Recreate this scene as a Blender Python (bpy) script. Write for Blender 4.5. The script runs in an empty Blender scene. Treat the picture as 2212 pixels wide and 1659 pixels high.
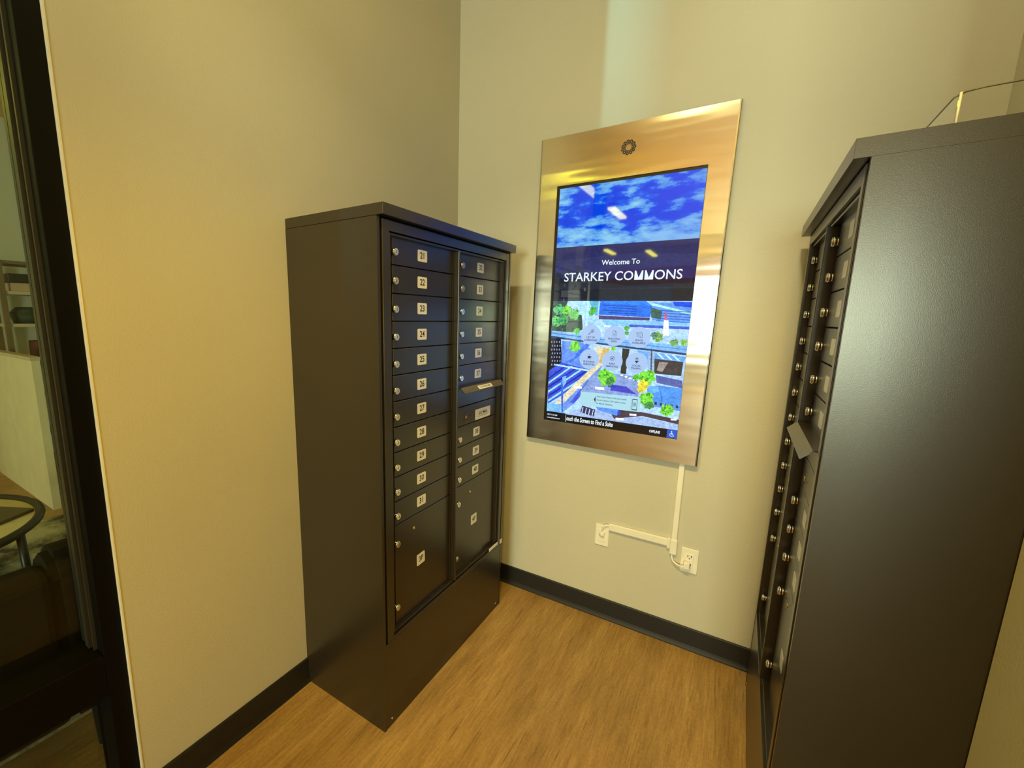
import bpy, bmesh, math, random
from mathutils import Vector, Matrix
random.seed(7)
R = math.radians
SC = bpy.context.scene
COL = SC.collection

# ------------------------------------------------------------------ camera
cam_d = bpy.data.cameras.new('camera')
cam = bpy.data.objects.new('camera', cam_d); COL.objects.link(cam)
cam_d.sensor_fit = 'HORIZONTAL'; cam_d.sensor_width = 36.0
cam_d.lens = 950.75 / 2212 * 36.0
cam_d.shift_x = 0.0582; cam_d.shift_y = 0.01197
cam_d.clip_start = 0.02; cam_d.clip_end = 100
_r = Vector((0.83428992, 0.55119435, 0.01204643)); _u = Vector((-0.10543445, 0.13806314, 0.98479548)); _b = Vector((0.54115054, -0.82287505, 0.17329956))
cam.matrix_world = Matrix(((_r.x, _u.x, _b.x, 1.39123), (_r.y, _u.y, _b.y, -1.34075), (_r.z, _u.z, _b.z, 1.51223), (0, 0, 0, 1)))
SC.camera = cam

# ------------------------------------------------------------------ world, lights, exposure
WORLD = 0.2
#WORLDOVERRIDE
w = bpy.data.worlds.new('sky'); SC.world = w; w.use_nodes = True
bgn = w.node_tree.nodes['Background']
bgn.inputs[0].default_value = (0.62, 0.78, 1.0, 1); bgn.inputs[1].default_value = WORLD

def area(name, loc, aim, sx, sy, power, col):
    l = bpy.data.lights.new(name, 'AREA'); l.shape = 'RECTANGLE'; l.size = sx; l.size_y = sy
    l.energy = power; l.color = col
    o = bpy.data.objects.new(name, l); COL.objects.link(o); o.location = loc
    d = Vector(aim) - Vector(loc)
    o.rotation_euler = d.to_track_quat('-Z', 'Y').to_euler()
    return o
LG = {'pend': (1.45, 1.24, 0.40), 'lobby': (3.0, 2.7, 0.15), 'd2': (0.74, 0.45, 0.01), 'warm': (0.36, 0.18, 0.0),
      'win': (0.05, 0.052, 0.044), 'win1': (1.36, 1.55, 1.08), 'slit': (0.05, 0.125, 0.13), 'wash': (0.50, 0.42, 0.20), 'up': (0.38, 0.25, 0.01)}
#LGOVERRIDE
def spot(name, loc, aim, angle, blend, power, col, radius=0.06):
    l = bpy.data.lights.new(name, 'SPOT'); l.spot_size = R(angle); l.spot_blend = blend; l.energy = power; l.color = col; l.shadow_soft_size = radius
    o = bpy.data.objects.new(name, l); COL.objects.link(o); o.location = loc
    o.rotation_euler = (Vector(aim) - Vector(loc)).to_track_quat('-Z', 'Y').to_euler(); return o
WARM = LG['pend']
# daylight entering through the windows of the lobby's far wall
area('daylight_window_1', (2.4, -10.02, 1.6), (2.4, 0, 1.6), 2.1, 1.65, 300, LG['win1'])
area('daylight_window_2', (0.72, -10.02, 1.6), (0.72, 0, 1.6), 0.75, 1.65, 27, LG['win'])
area('daylight_window_3', (-1.25, -10.02, 1.6), (-1.25, 0, 1.6), 1.9, 1.65, 68, LG['win'])
# low daylight from the narrow side window, cut to a strip by the added column
area('daylight_slit', (-3.9, -9.95, 1.7), (0.87, 0.81, 2.8), 0.14, 1.3, 100, LG['slit']).data.spread = R(24)
# recessed downlights over the alcove
spot('downlight_1', (1.53, -1.20, 3.37), (1.45, -0.90, 0), 100, 0.5, 150, LG['d2'])
# unseen fill spots added to brighten the back wall
spot('fill_spot_1', (0.50, -1.25, 3.35), (0.62, 0.81, 0.30), 58, 0.9, 200, LG['wash'], 0.05)
spot('fill_spot_2', (1.25, -1.25, 3.35), (1.15, 0.81, 0.40), 58, 0.9, 200, LG['wash'], 0.05)
spot('fill_spot_3', (1.35, -1.25, 3.35), (1.85, 0.81, 2.35), 64, 1.0, 60, (1.0, 0.93, 0.55), 0.05)
# unseen amber spot added to warm the left wall
spot('amber_fill', (2.9, -2.7, 1.5), (0, -0.75, 1.05), 40, 1.0, 150, LG['warm'], 0.12)
# unseen upward spots added to brighten the timber ceiling of the lobby
for k, q in enumerate(((1.2, -2.9), (0.2, -4.2), (1.8, -5.2), (-1.8, -3.0))):
    spot('fill_uplight_%d' % (k + 1), (q[0], q[1], 1.9), (q[0], q[1], 3.4), 130, 0.8, 100, LG['up'], 0.10)

SC.view_settings.view_transform = 'Standard'; SC.view_settings.look = 'None'
SC.view_settings.gamma = 1.0; SC.view_settings.exposure = 0.0; SC.view_settings.use_curve_mapping = False
SC.cycles.use_denoising = True
SC.cycles.max_bounces = 10; SC.cycles.diffuse_bounces = 5; SC.cycles.glossy_bounces = 5
SC.cycles.transmission_bounces = 8; SC.cycles.transparent_max_bounces = 12
SC.cycles.sample_clamp_indirect = 4.0
SC.cycles.caustics_reflective = False; SC.cycles.caustics_refractive = False

# ------------------------------------------------------------------ helpers
def lin(c):
    return tuple(((x / 255) / 12.92 if x / 255 <= 0.04045 else ((x / 255 + 0.055) / 1.055) ** 2.4) for x in c)

class Nodes:
    def __init__(s, name):
        s.m = bpy.data.materials.new(name); s.m.use_nodes = True
        s.t = s.m.node_tree; s.b = s.t.nodes['Principled BSDF']
    def n(s, typ, **kw):
        x = s.t.nodes.new(typ)
        for k, v in kw.items(): setattr(x, k, v)
        return x
    def l(s, a, b): s.t.links.new(a, b)
    def coord(s, scale=(1, 1, 1), kind='Object'):
        tc = s.n('ShaderNodeTexCoord'); mp = s.n('ShaderNodeMapping'); mp.inputs['Scale'].default_value = scale
        s.l(tc.outputs[kind], mp.inputs[0]); return mp.outputs[0]
    def noise(s, vec, scale, detail=3, rough=0.55):
        x = s.n('ShaderNodeTexNoise'); x.inputs['Scale'].default_value = scale; x.inputs['Detail'].default_value = detail
        x.inputs['Roughness'].default_value = rough; s.l(vec, x.inputs['Vector']); return x.outputs['Fac']
    def ramp(s, fac, stops):
        x = s.n('ShaderNodeValToRGB'); e = x.color_ramp.elements
        while len(e) < len(stops): e.new(0.5)
        for i, (p, c) in enumerate(stops): e[i].position = p; e[i].color = (*c, 1) if len(c) == 3 else c
        s.l(fac, x.inputs[0]); return x.outputs[0]
    def bump(s, h, strength, dist):
        x = s.n('ShaderNodeBump'); x.inputs['Strength'].default_value = strength; x.inputs['Distance'].default_value = dist
        s.l(h, x.inputs['Height']); s.l(x.outputs[0], s.b.inputs['Normal'])

def plain(name, col, rough=0.5, metal=0.0, spec=0.5, grain=0.0, gscale=400):
    k = Nodes(name)
    k.b.inputs['Base Color'].default_value = (*col, 1); k.b.inputs['Roughness'].default_value = rough
    k.b.inputs['Metallic'].default_value = metal; k.b.inputs['Specular IOR Level'].default_value = spec
    v = k.coord(); f = k.noise(v, 6, 4)
    c = k.ramp(f, [(0.3, tuple(x * 0.93 for x in col)), (0.7, tuple(min(1, x * 1.06) for x in col))])
    k.l(c, k.b.inputs['Base Color'])
    if grain: k.bump(k.noise(v, gscale, 2), grain, 0.001)
    return k.m

def emit(name, col, strength=1.0, rough=0.12, spec=0.5):
    k = Nodes(name); k.b.inputs['Base Color'].default_value = (0.004, 0.004, 0.005, 1); k.b.inputs['Roughness'].default_value = rough
    k.b.inputs['Specular IOR Level'].default_value = spec
    k.b.inputs['Emission Color'].default_value = (*col, 1); k.b.inputs['Emission Strength'].default_value = strength
    return k

# walls: painted orange-peel plaster
def wall_mat(name, col, peel):
    k = Nodes(name); v = k.coord()
    c = k.ramp(k.noise(v, 1.3, 3), [(0.3, tuple(x * 0.97 for x in col)), (0.7, tuple(x * 1.03 for x in col))])
    k.l(c, k.b.inputs['Base Color']); k.b.inputs['Roughness'].default_value = 0.62
    k.bump(k.noise(v, 190, 2, 0.5), peel, 0.0016)
    return k.m
M = {}
M['wall'] = wall_mat('wall_paint', (0.56, 0.535, 0.45), 0.35)
M['ceil'] = wall_mat('ceiling_wood', (0.70, 0.44, 0.15), 0.1)
M['lounge'] = wall_mat('lounge_paint', (0.55, 0.60, 0.50), 0.2)
M['red'] = plain('red_fascia', (0.62, 0.03, 0.03), 0.5)
M['bronze'] = plain('bronze_powder_coat', (0.021, 0.0150, 0.0080), 0.275, 0.0, 0.8, 0.12, 900)
M['bronze_dark'] = plain('bronze_recess', (0.020, 0.017, 0.014), 0.5)
M['chrome'] = plain('nickel_lock', (0.86, 0.84, 0.80), 0.22, 1.0)
M['brass'] = plain('brass_screw', (0.85, 0.62, 0.28), 0.28, 1.0)
M['plate'] = plain('white_plate', (0.86, 0.85, 0.82), 0.16, 0, 0.7)
M['greyplate'] = plain('grey_plate', (0.72, 0.71, 0.69), 0.3)
M['ink'] = plain('black_ink', (0.012, 0.012, 0.016), 0.5)
M['rubber'] = plain('black_rubber_base', (0.009, 0.0085, 0.010), 0.5, 0, 0.5)
M['ivory'] = plain('ivory_plastic', (0.84, 0.81, 0.74), 0.38)
M['hole'] = plain('dark_hole', (0.01, 0.01, 0.01), 0.8)
M['frame'] = plain('black_aluminium', (0.002, 0.0016, 0.0014), 0.55, 0, 0.12)
M['framelite'] = plain('glazing_stop', (0.030, 0.029, 0.026), 0.4, 0.2)
M['bezel'] = plain('bezel_black', (0.006, 0.006, 0.008), 0.25)
M['sofa'] = plain('dark_fabric', (0.006, 0.0045, 0.0032), 0.85, 0, 0.3, 0.3, 300)
M['cream'] = plain('cream_laminate', (0.66, 0.62, 0.42), 0.5)
M['blackmetal'] = plain('black_steel', (0.015, 0.014, 0.012), 0.4)
M['shelfwood'] = plain('shelf_wood', (0.16, 0.12, 0.06), 0.5)
M['shelflight'] = plain('shelf_board', (0.50, 0.45, 0.32), 0.5)
M['planter'] = plain('dark_green', (0.02, 0.035, 0.02), 0.7)
M['book'] = plain('paper_tan', (0.48, 0.38, 0.25), 0.7)
M['maroon'] = plain('maroon_box', (0.10, 0.02, 0.02), 0.6)
M['pinkart'] = plain('pink_print', (0.62, 0.42, 0.34), 0.7)
M['drywall'] = plain('lit_corner_bead', (0.80, 0.76, 0.64), 0.5)

def floor_mat():
    k = Nodes('vinyl_wood_floor')
    v1 = k.coord((6, 0.8, 1)); v2 = k.coord((70, 4.0, 1)); v3 = k.coord((1.6, 0.5, 1)); v4 = k.coord((34, 1.9, 1)); v5 = k.coord()
    a = k.noise(v1, 2.2, 7, 0.66); b = k.noise(v2, 2.0, 5, 0.65); c = k.noise(v3, 1.6, 3); d = k.noise(v4, 2.3, 4, 0.62); e = k.noise(v5, 90, 3, 0.6)
    col = k.ramp(a, [(0.28, (0.28, 0.17, 0.062)), (0.50, (0.395, 0.245, 0.094)), (0.74, (0.51, 0.34, 0.145))])
    def mul(colour, fac, stops, f):
        mx = k.n('ShaderNodeMix', data_type='RGBA', blend_type='MULTIPLY'); mx.inputs['Factor'].default_value = f
        k.l(colour, mx.inputs['A']); k.l(k.ramp(fac, stops), mx.inputs['B']); return mx.outputs['Result']
    col = mul(col, b, [(0.30, (0.66, 0.64, 0.60)), (0.58, (1.06, 1.06, 1.06))], 0.8)
    col = mul(col, d, [(0.30, (0.42, 0.38, 0.34)), (0.40, (1, 1, 1))], 0.75)
    col = mul(col, c, [(0.3, (0.80, 0.79, 0.78)), (0.7, (1.14, 1.12, 1.06))], 0.8)
    col = mul(col, e, [(0.35, (0.86, 0.86, 0.86)), (0.65, (1.10, 1.10, 1.10))], 0.7)
    k.l(col, k.b.inputs['Base Color'])
    k.b.inputs['Roughness'].default_value = 0.5; k.b.inputs['Specular IOR Level'].default_value = 0.35
    k.bump(b, 0.2, 0.001)
    return k.m
M['floor'] = floor_mat()

def steel_mat():
    k = Nodes('brushed_steel')
    k.b.inputs['Base Color'].default_value = (0.78, 0.74, 0.68, 1); k.b.inputs['Metallic'].default_value = 1.0
    k.b.inputs['Roughness'].default_value = 0.16
    k.b.inputs['Anisotropic'].default_value = 0.85
    tg = k.n('ShaderNodeCombineXYZ'); tg.inputs[0].default_value = 1; tg.inputs[2].default_value = 0
    k.l(tg.outputs[0], k.b.inputs['Tangent'])
    v = k.coord((0.8, 0.8, 5)); k.bump(k.noise(v, 1.6, 2), 0.25, 0.012)
    return k.m
M['steel'] = steel_mat()

def glass_mat(name, tint=(0.93, 0.97, 0.94), refl=0.10):
    k = Nodes(name)
    tr = k.n('ShaderNodeBsdfTransparent'); tr.inputs[0].default_value = (*tint, 1)
    gl = k.n('ShaderNodeBsdfGlossy'); gl.inputs['Roughness'].default_value = 0.02
    fr = k.n('ShaderNodeFresnel'); fr.inputs[0].default_value = 1.45
    mx = k.n('ShaderNodeMixShader')
    ge = k.n('ShaderNodeNewGeometry'); fm = k.n('ShaderNodeMath', operation='MULTIPLY_ADD'); fm.inputs[1].default_value = -1; fm.inputs[2].default_value = 1
    k.l(ge.outputs['Backfacing'], fm.inputs[0]); ff = k.n('ShaderNodeMath', operation='MULTIPLY'); k.l(fr.outputs[0], ff.inputs[0]); k.l(fm.outputs[0], ff.inputs[1])
    k.l(ff.outputs[0], mx.inputs[0]); k.l(tr.outputs[0], mx.inputs[1]); k.l(gl.outputs[0], mx.inputs[2])
    k.l(mx.outputs[0], k.t.nodes['Material Output'].inputs['Surface'])
    return k.m
M['glass'] = glass_mat('clear_glass')
M['acrylic'] = glass_mat('clear_acrylic', (0.992, 0.994, 0.985))

def lamp_mat():
    k = Nodes('lit_diffuser'); k.b.inputs['Emission Color'].default_value = (*LG['pend'], 1); k.b.inputs['Emission Strength'].default_value = 9.0
    return k.m
M['lamp'] = lamp_mat()
M['lamp2'] = emit('lit_diffuser_cool', LG['lobby'], 7.0).m

# ---- geometry
def box(bm, x0, x1, y0, y1, z0, z1, mi=0, bev=0.0, seg=2):
    vs = [bm.verts.new((x, y, z)) for x in (x0, x1) for y in (y0, y1) for z in (z0, z1)]
    fs = []
    for q in ((0, 1, 3, 2), (4, 6, 7, 5), (0, 4, 5, 1), (2, 3, 7, 6), (0, 2, 6, 4), (1, 5, 7, 3)):
        f = bm.faces.new([vs[i] for i in q]); f.material_index = mi; fs.append(f)
    if bev > 0:
        es = {e for f in fs for e in f.edges}
        r = bmesh.ops.bevel(bm, geom=list(es), offset=bev, segments=seg, affect='EDGES', profile=0.5)
        for f in r['faces']: f.material_index = mi
    return vs

def disc(bm, c, axis, r0, r1, h0, h1, n=20, mi=0, cap=True):
    """frustum along axis 'x' / 'y' / 'z' from offset h0 (radius r0) to h1 (radius r1)"""
    def P(a, r, h):
        u, v = r * math.cos(a), r * math.sin(a)
        d = {'x': (h, u, v), 'y': (u, h, v), 'z': (u, v, h)}[axis]
        return (c[0] + d[0], c[1] + d[1], c[2] + d[2])
    A = [bm.verts.new(P(2 * math.pi * i / n, r0, h0)) for i in range(n)]
    B = [bm.verts.new(P(2 * math.pi * i / n, r1, h1)) for i in range(n)]
    for i in range(n):
        f = bm.faces.new((A[i], A[(i + 1) % n], B[(i + 1) % n], B[i])); f.material_index = mi; f.smooth = n > 10
    if cap:
        for L in (A[::-1], B):
            f = bm.faces.new(L); f.material_index = mi

def tube(bm, pts, r, n=8, mi=0, closed=False):
    pts = [Vector(p) for p in pts]; rings = []
    N = len(pts)
    for i, p in enumerate(pts):
        a = pts[i - 1] if (i > 0 or closed) else p; b = pts[(i + 1) % N] if (i < N - 1 or closed) else p
        d = (b - a).normalized(); up = Vector((0, 0, 1)) if abs(d.z) < 0.95 else Vector((1, 0, 0))
        s = d.cross(up).normalized(); t = s.cross(d).normalized()
        rings.append([bm.verts.new(p + r * (math.cos(2 * math.pi * k / n) * s + math.sin(2 * math.pi * k / n) * t)) for k in range(n)])
    for i in range(N if closed else N - 1):
        A, B = rings[i], rings[(i + 1) % N]
        for k in range(n):
            f = bm.faces.new((A[k], A[(k + 1) % n], B[(k + 1) % n], B[k])); f.smooth = True; f.material_index = mi
    if not closed:
        for L in (rings[0][::-1], rings[-1]):
            f = bm.faces.new(L); f.material_index = mi

def obj(name, bm, mats, parent=None, label=None):
    bmesh.ops.recalc_face_normals(bm, faces=bm.faces[:])
    me = bpy.data.meshes.new(name); bm.to_mesh(me); bm.free()
    for m in (mats if isinstance(mats, (list, tuple)) else [mats]): me.materials.append(m)
    o = bpy.data.objects.new(name, me); COL.objects.link(o)
    if parent: o.parent = parent
    if label: o['label'] = label
    return o

def thing(name, label, cat, loc=(0, 0, 0), rz=0.0, group=None):
    o = bpy.data.objects.new(name, None); COL.objects.link(o); o.location = loc; o.rotation_euler = (0, 0, rz)
    o.empty_display_size = 0.1
    o['label'] = label; o['category'] = cat
    if group: o['group'] = group
    return o

def tag(o, label, cat, group=None):
    o['label'] = label; o['category'] = cat
    if group: o['group'] = group
    return o

def structure(name, bm, mats, parent=None):
    o = obj(name, bm, mats, parent)
    if parent is None: o['kind'] = 'structure'
    return o

def boxobj(name, dims, mat, parent=None, bev=0.0, label=None):
    bm = bmesh.new(); box(bm, *dims, bev=bev); return obj(name, bm, mat, parent, label)

_tc = {}
def text_geo(body, size, bold=0.0, align='CENTER', shear=0.0):
    """triangles of a line of lettering in the xy plane, centred"""
    key = (body, size, bold, align, shear)
    if key in _tc: return _tc[key]
    cu = bpy.data.curves.new('lettering', 'FONT'); cu.body = body; cu.size = size; cu.align_x = align; cu.align_y = 'CENTER'
    cu.offset = bold; cu.shear = shear; cu.resolution_u = 3
    o = bpy.data.objects.new('lettering', cu); COL.objects.link(o)
    bpy.context.view_layer.update()
    me = bpy.data.meshes.new_from_object(o.evaluated_get(bpy.context.evaluated_depsgraph_get()))
    r = ([tuple(v.co) for v in me.vertices], [tuple(p.vertices) for p in me.polygons])
    bpy.data.objects.remove(o); bpy.data.curves.remove(cu); bpy.data.meshes.remove(me)
    _tc[key] = r
    return r

def put_text(bm, body, size, fn, mi=0, bold=0.0, align='CENTER', sx=1.0, sy=1.0, shear=0.0, deep_m=False):
    vs, fs = text_geo(body, size, bold, align, shear)
    if deep_m:                                   # draw the middle strokes of the capital Ms down to the baseline
        ys = sorted(round(v[1], 4) for v in vs); base = max(set(ys[:len(ys) // 3]), key=ys.count); xs = [v[0] for v in vs]; x0, x1 = min(xs), max(xs)
        nv = []
        for x, y, z in vs:
            q = (y - base - bold) / size
            if 0.52 < (x - x0) / (x1 - x0) < 0.80:
                if abs(q - 0.402) < 0.03: y -= 0.262 * size
                elif abs(q - 0.267) < 0.03: y -= 0.267 * size
            nv.append((x, y, z))
        vs = nv
    V = [bm.verts.new(fn(x * sx, y * sy)) for x, y, z in vs]
    for f in fs:
        try: g = bm.faces.new([V[i] for i in f]); g.material_index = mi
        except ValueError: pass

# flat artwork shown on the directory screen: colour, outline (or centre and radius) in screen fractions
AERIAL=[
((168,205,246),[(0.0185,0.5388),(1.0047,0.5299),(1.0103,0.0307),(0.0161,0.0413)]),
((62,84,72),[(0.0187,0.5368),(0.1398,0.5346),(0.1248,0.5026),(0.2558,0.4716),(0.2725,0.4124),(0.1985,0.3981),(0.0223,0.4028)]),
((165,215,250),[(0.1513,0.5325),(0.3057,0.5312),(0.3577,0.4647),(0.4223,0.4073),(0.3955,0.3982),(0.2625,0.4756)]),
((90,170,200),[(0.3057,0.5312),(0.3766,0.5304),(0.3772,0.4765),(0.3566,0.4725)]),
((48,128,238),[(0.3834,0.5323),(0.7075,0.5312),(0.7512,0.5121),(0.3916,0.5227)]),
((40,108,226),[(0.386,0.5235),(0.751,0.5128),(0.7445,0.4679),(0.3844,0.4758)]),
((22,66,170),[(0.4065,0.5159),(0.6476,0.5104),(0.6482,0.5075),(0.4071,0.5128)]),
((22,66,170),[(0.4495,0.5061),(0.6492,0.5008),(0.6496,0.4979),(0.4498,0.503)]),
((22,66,170),[(0.4095,0.496),(0.6507,0.4913),(0.6512,0.4884),(0.41,0.4929)]),
((22,66,170),[(0.4524,0.4863),(0.6523,0.4817),(0.6529,0.4787),(0.4528,0.4833)]),
((74,62,110),[(0.3848,0.4727),(0.7446,0.4664),(0.7402,0.4562),(0.3872,0.4565)]),
((92,150,232),[(0.7489,0.5258),(1.0015,0.5238),(1.0039,0.4502),(0.7573,0.4578)]),
((165,225,205),[(0.7492,0.5236),(1.0042,0.4878),(1.0047,0.4798),(0.7414,0.5157)]),
((28,76,224),[(0.8782,0.5289),(1.0009,0.5265),(1.0024,0.5065),(0.8929,0.5124)]),
((60,90,190),[(0.7753,0.4978),(0.9951,0.4912),(0.9944,0.4885),(0.7758,0.4945)]),
((60,90,190),[(0.777,0.4877),(0.9969,0.4816),(0.9963,0.4787),(0.7776,0.4844)]),
((60,90,190),[(0.7787,0.4776),(0.9987,0.4718),(0.9981,0.469),(0.7792,0.4744)]),
((60,90,190),[(0.7805,0.4675),(1.0006,0.4621),(0.9999,0.4593),(0.781,0.4643)]),
((60,90,190),[(0.7822,0.4574),(1.0024,0.4524),(1.0018,0.4495),(0.7828,0.4541)]),
((62,92,84),[(0.7426,0.5084),(0.8176,0.4926),(0.8153,0.4614),(0.7494,0.4679)]),
((126,190,246),[(0.4152,0.4568),(0.9999,0.4502),(0.9984,0.4284),(0.4324,0.4339)]),
((70,92,196),[(0.6073,0.4391),(1.001,0.4362),(0.9994,0.4257),(0.6089,0.4283)]),
((118,176,238),[(0.0199,0.4028),(0.2666,0.3899),(0.6037,0.3775),(1.0032,0.3628),(1.0023,0.3363),(0.6079,0.351),(0.2548,0.3671),(0.0184,0.3803)]),
((86,124,196),[(0.0207,0.3954),(0.6054,0.3674),(1.0041,0.3514),(1.0041,0.3485),(0.6059,0.3636),(0.0197,0.3912)]),
((48,66,104),[(0.0184,0.3812),(0.2548,0.3679),(0.6079,0.3518),(1.0022,0.337),(1.0025,0.3291),(0.6092,0.3438),(0.2557,0.3608),(0.0185,0.3729)]),
((26,26,40),[(0.0185,0.3729),(0.1025,0.3699),(0.124,0.2685),(0.0175,0.2257)]),
((150,160,190),[(0.0251,0.358),(0.0323,0.3573),(0.0315,0.3498),(0.0243,0.3504)]),
((150,160,190),[(0.0464,0.3585),(0.0537,0.3579),(0.053,0.3504),(0.0458,0.351)]),
((150,160,190),[(0.0678,0.359),(0.0749,0.3585),(0.0742,0.3509),(0.067,0.3516)]),
((150,160,190),[(0.0888,0.3596),(0.0959,0.359),(0.0952,0.3515),(0.0882,0.3522)]),
((150,160,190),[(0.0318,0.3414),(0.039,0.3408),(0.0382,0.3333),(0.031,0.3339)]),
((150,160,190),[(0.0532,0.342),(0.0604,0.3414),(0.0596,0.3338),(0.0525,0.3345)]),
((150,160,190),[(0.0744,0.3426),(0.0816,0.342),(0.0809,0.3345),(0.0737,0.3352)]),
((150,160,190),[(0.0955,0.3432),(0.1026,0.3426),(0.102,0.3351),(0.0949,0.3358)]),
((150,160,190),[(0.0289,0.3245),(0.0361,0.324),(0.0355,0.3163),(0.0281,0.317)]),
((150,160,190),[(0.0502,0.3252),(0.0575,0.3246),(0.0568,0.3171),(0.0496,0.3177)]),
((150,160,190),[(0.0716,0.3259),(0.0788,0.3253),(0.0782,0.3177),(0.0709,0.3184)]),
((150,160,190),[(0.0928,0.3266),(0.0999,0.3259),(0.0992,0.3185),(0.0921,0.319)]),
((150,160,190),[(0.0356,0.3079),(0.0429,0.3073),(0.0422,0.2997),(0.0348,0.3003)]),
((150,160,190),[(0.057,0.3087),(0.0642,0.3081),(0.0635,0.3006),(0.0563,0.3011)]),
((150,160,190),[(0.0783,0.3094),(0.0854,0.3088),(0.0847,0.3013),(0.0777,0.3019)]),
((150,160,190),[(0.0995,0.3101),(0.1066,0.3096),(0.1059,0.302),(0.0988,0.3026)]),
((150,160,190),[(0.0327,0.291),(0.0399,0.2904),(0.0393,0.2828),(0.032,0.2834)]),
((150,160,190),[(0.0542,0.2917),(0.0615,0.2911),(0.0608,0.2836),(0.0535,0.2842)]),
((150,160,190),[(0.0756,0.2926),(0.0828,0.292),(0.082,0.2844),(0.0749,0.2849)]),
((150,160,190),[(0.0968,0.2933),(0.1038,0.2927),(0.1032,0.2852),(0.0961,0.2858)]),
((150,160,190),[(0.0394,0.2743),(0.0467,0.2738),(0.046,0.2661),(0.0388,0.2667)]),
((150,160,190),[(0.0609,0.2752),(0.0682,0.2746),(0.0675,0.267),(0.0603,0.2676)]),
((150,160,190),[(0.0823,0.276),(0.0894,0.2754),(0.0887,0.2678),(0.0816,0.2684)]),
((150,160,190),[(0.1035,0.2768),(0.1106,0.2763),(0.1099,0.2687),(0.1028,0.2692)]),
((150,160,190),[(0.0365,0.2573),(0.0439,0.2567),(0.0431,0.2491),(0.0359,0.2495)]),
((150,160,190),[(0.058,0.2582),(0.0654,0.2576),(0.0646,0.25),(0.0574,0.2505)]),
((150,160,190),[(0.0795,0.259),(0.0866,0.2585),(0.086,0.2509),(0.0789,0.2514)]),
((150,160,190),[(0.1007,0.2599),(0.108,0.2594),(0.1073,0.2518),(0.1001,0.2523)]),
((96,140,232),[(0.1129,0.3603),(0.2705,0.3603),(0.3781,0.3195),(0.4133,0.273),(0.3888,0.243),(0.1188,0.2669)]),
((64,110,220),[(0.3077,0.3573),(0.2123,0.2893),(0.1459,0.268),(0.1922,0.2679),(0.2776,0.308),(0.3442,0.3563)]),
((56,84,206),[(0.0175,0.2257),(0.1188,0.2669),(0.3927,0.2415),(0.2937,0.1857),(0.0233,0.0727)]),
((36,40,168),[(0.0163,0.1943),(0.1624,0.2604),(0.1744,0.2568),(0.0173,0.1844)]),
((150,205,250),[(0.0184,0.1743),(0.2012,0.2549),(0.2132,0.2512),(0.0195,0.1644)]),
((36,40,168),[(0.0207,0.1543),(0.2396,0.2493),(0.2514,0.2458),(0.0218,0.1444)]),
((150,205,250),[(0.023,0.1342),(0.2776,0.2439),(0.2894,0.2403),(0.0241,0.1243)]),
((36,40,168),[(0.0253,0.1141),(0.3153,0.2385),(0.3267,0.235),(0.0264,0.1041)]),
((150,205,250),[(0.0276,0.0939),(0.3525,0.2332),(0.3638,0.2296),(0.0287,0.0838)]),
((170,215,250),[(0.0604,0.2583),(0.4179,0.2403),(0.4177,0.2322),(0.0612,0.2515)]),
((214,206,170),[(0.3744,0.3453),(0.4949,0.3391),(0.4765,0.3228),(0.4292,0.2616),(0.1489,0.0828),(0.106,0.0755),(0.095,0.0865),(0.2904,0.2104),(0.4122,0.2809)]),
((196,170,104),[(0.4389,0.3413),(0.4881,0.3373),(0.4274,0.2736),(0.4122,0.2809)]),
((104,140,222),[(0.4425,0.2681),(0.4037,0.2142),(0.242,0.0881),(0.1663,0.0496),(0.1486,0.0794),(0.4292,0.2616)]),
((66,84,202),[(0.393,0.2136),(0.3203,0.1541),(0.2455,0.0904),(0.2144,0.0926),(0.2693,0.1426),(0.3375,0.1923)]),
((128,152,206),[(0.3934,0.2359),(0.6924,0.2347),(0.7222,0.1919),(0.7142,0.1499),(0.2875,0.1471)]),
((62,66,186),[(0.524,0.1905),(0.6271,0.1876),(0.7047,0.1597),(0.5139,0.165)]),
((236,242,250),[(0.579,0.2361),(0.5979,0.2354),(0.5976,0.2291),(0.5786,0.2297)]),
((236,242,250),[(0.6094,0.2313),(0.6282,0.2307),(0.628,0.2244),(0.609,0.225)]),
((236,242,250),[(0.6395,0.2266),(0.6583,0.226),(0.658,0.2198),(0.6393,0.2203)]),
((236,242,250),[(0.6695,0.2219),(0.6881,0.2214),(0.6878,0.2152),(0.6693,0.2157)]),
((236,242,250),[(0.6991,0.2173),(0.7176,0.2168),(0.7173,0.2106),(0.6989,0.2111)]),
((52,52,48),[(0.5759,0.3431),(0.6261,0.3416),(0.6157,0.2379),(0.577,0.2399)]),
((108,168,240),[(0.6752,0.3409),(0.7724,0.3328),(0.7692,0.2765),(0.7129,0.3082)]),
((104,162,236),[(0.7941,0.3336),(1.0009,0.3227),(0.9898,0.3035),(0.7889,0.3088)]),
((190,225,250),[(0.81,0.3312),(0.8237,0.3309),(0.8694,0.3086),(0.854,0.3091)]),
((190,225,250),[(0.8597,0.3292),(0.8731,0.329),(0.9179,0.3075),(0.9028,0.308)]),
((190,225,250),[(0.9084,0.3272),(0.9216,0.327),(0.9657,0.3065),(0.9509,0.307)]),
((66,62,62),[(0.7889,0.3088),(0.9852,0.3033),(0.9823,0.2486),(0.7957,0.2505)]),
((150,140,134),[(0.8344,0.2979),(0.8899,0.2964),(0.8599,0.2581),(0.8217,0.2637)]),
((150,182,214),[(0.7554,0.3397),(0.7964,0.3381),(0.8092,0.2349),(0.7675,0.2423)]),
((70,90,130),[(0.7713,0.3388),(0.7808,0.3384),(0.7932,0.2398),(0.7829,0.2408)]),
((84,96,160),[(0.8188,0.2449),(0.9926,0.2315),(1.0027,0.2019),(0.8303,0.2144)]),
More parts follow.
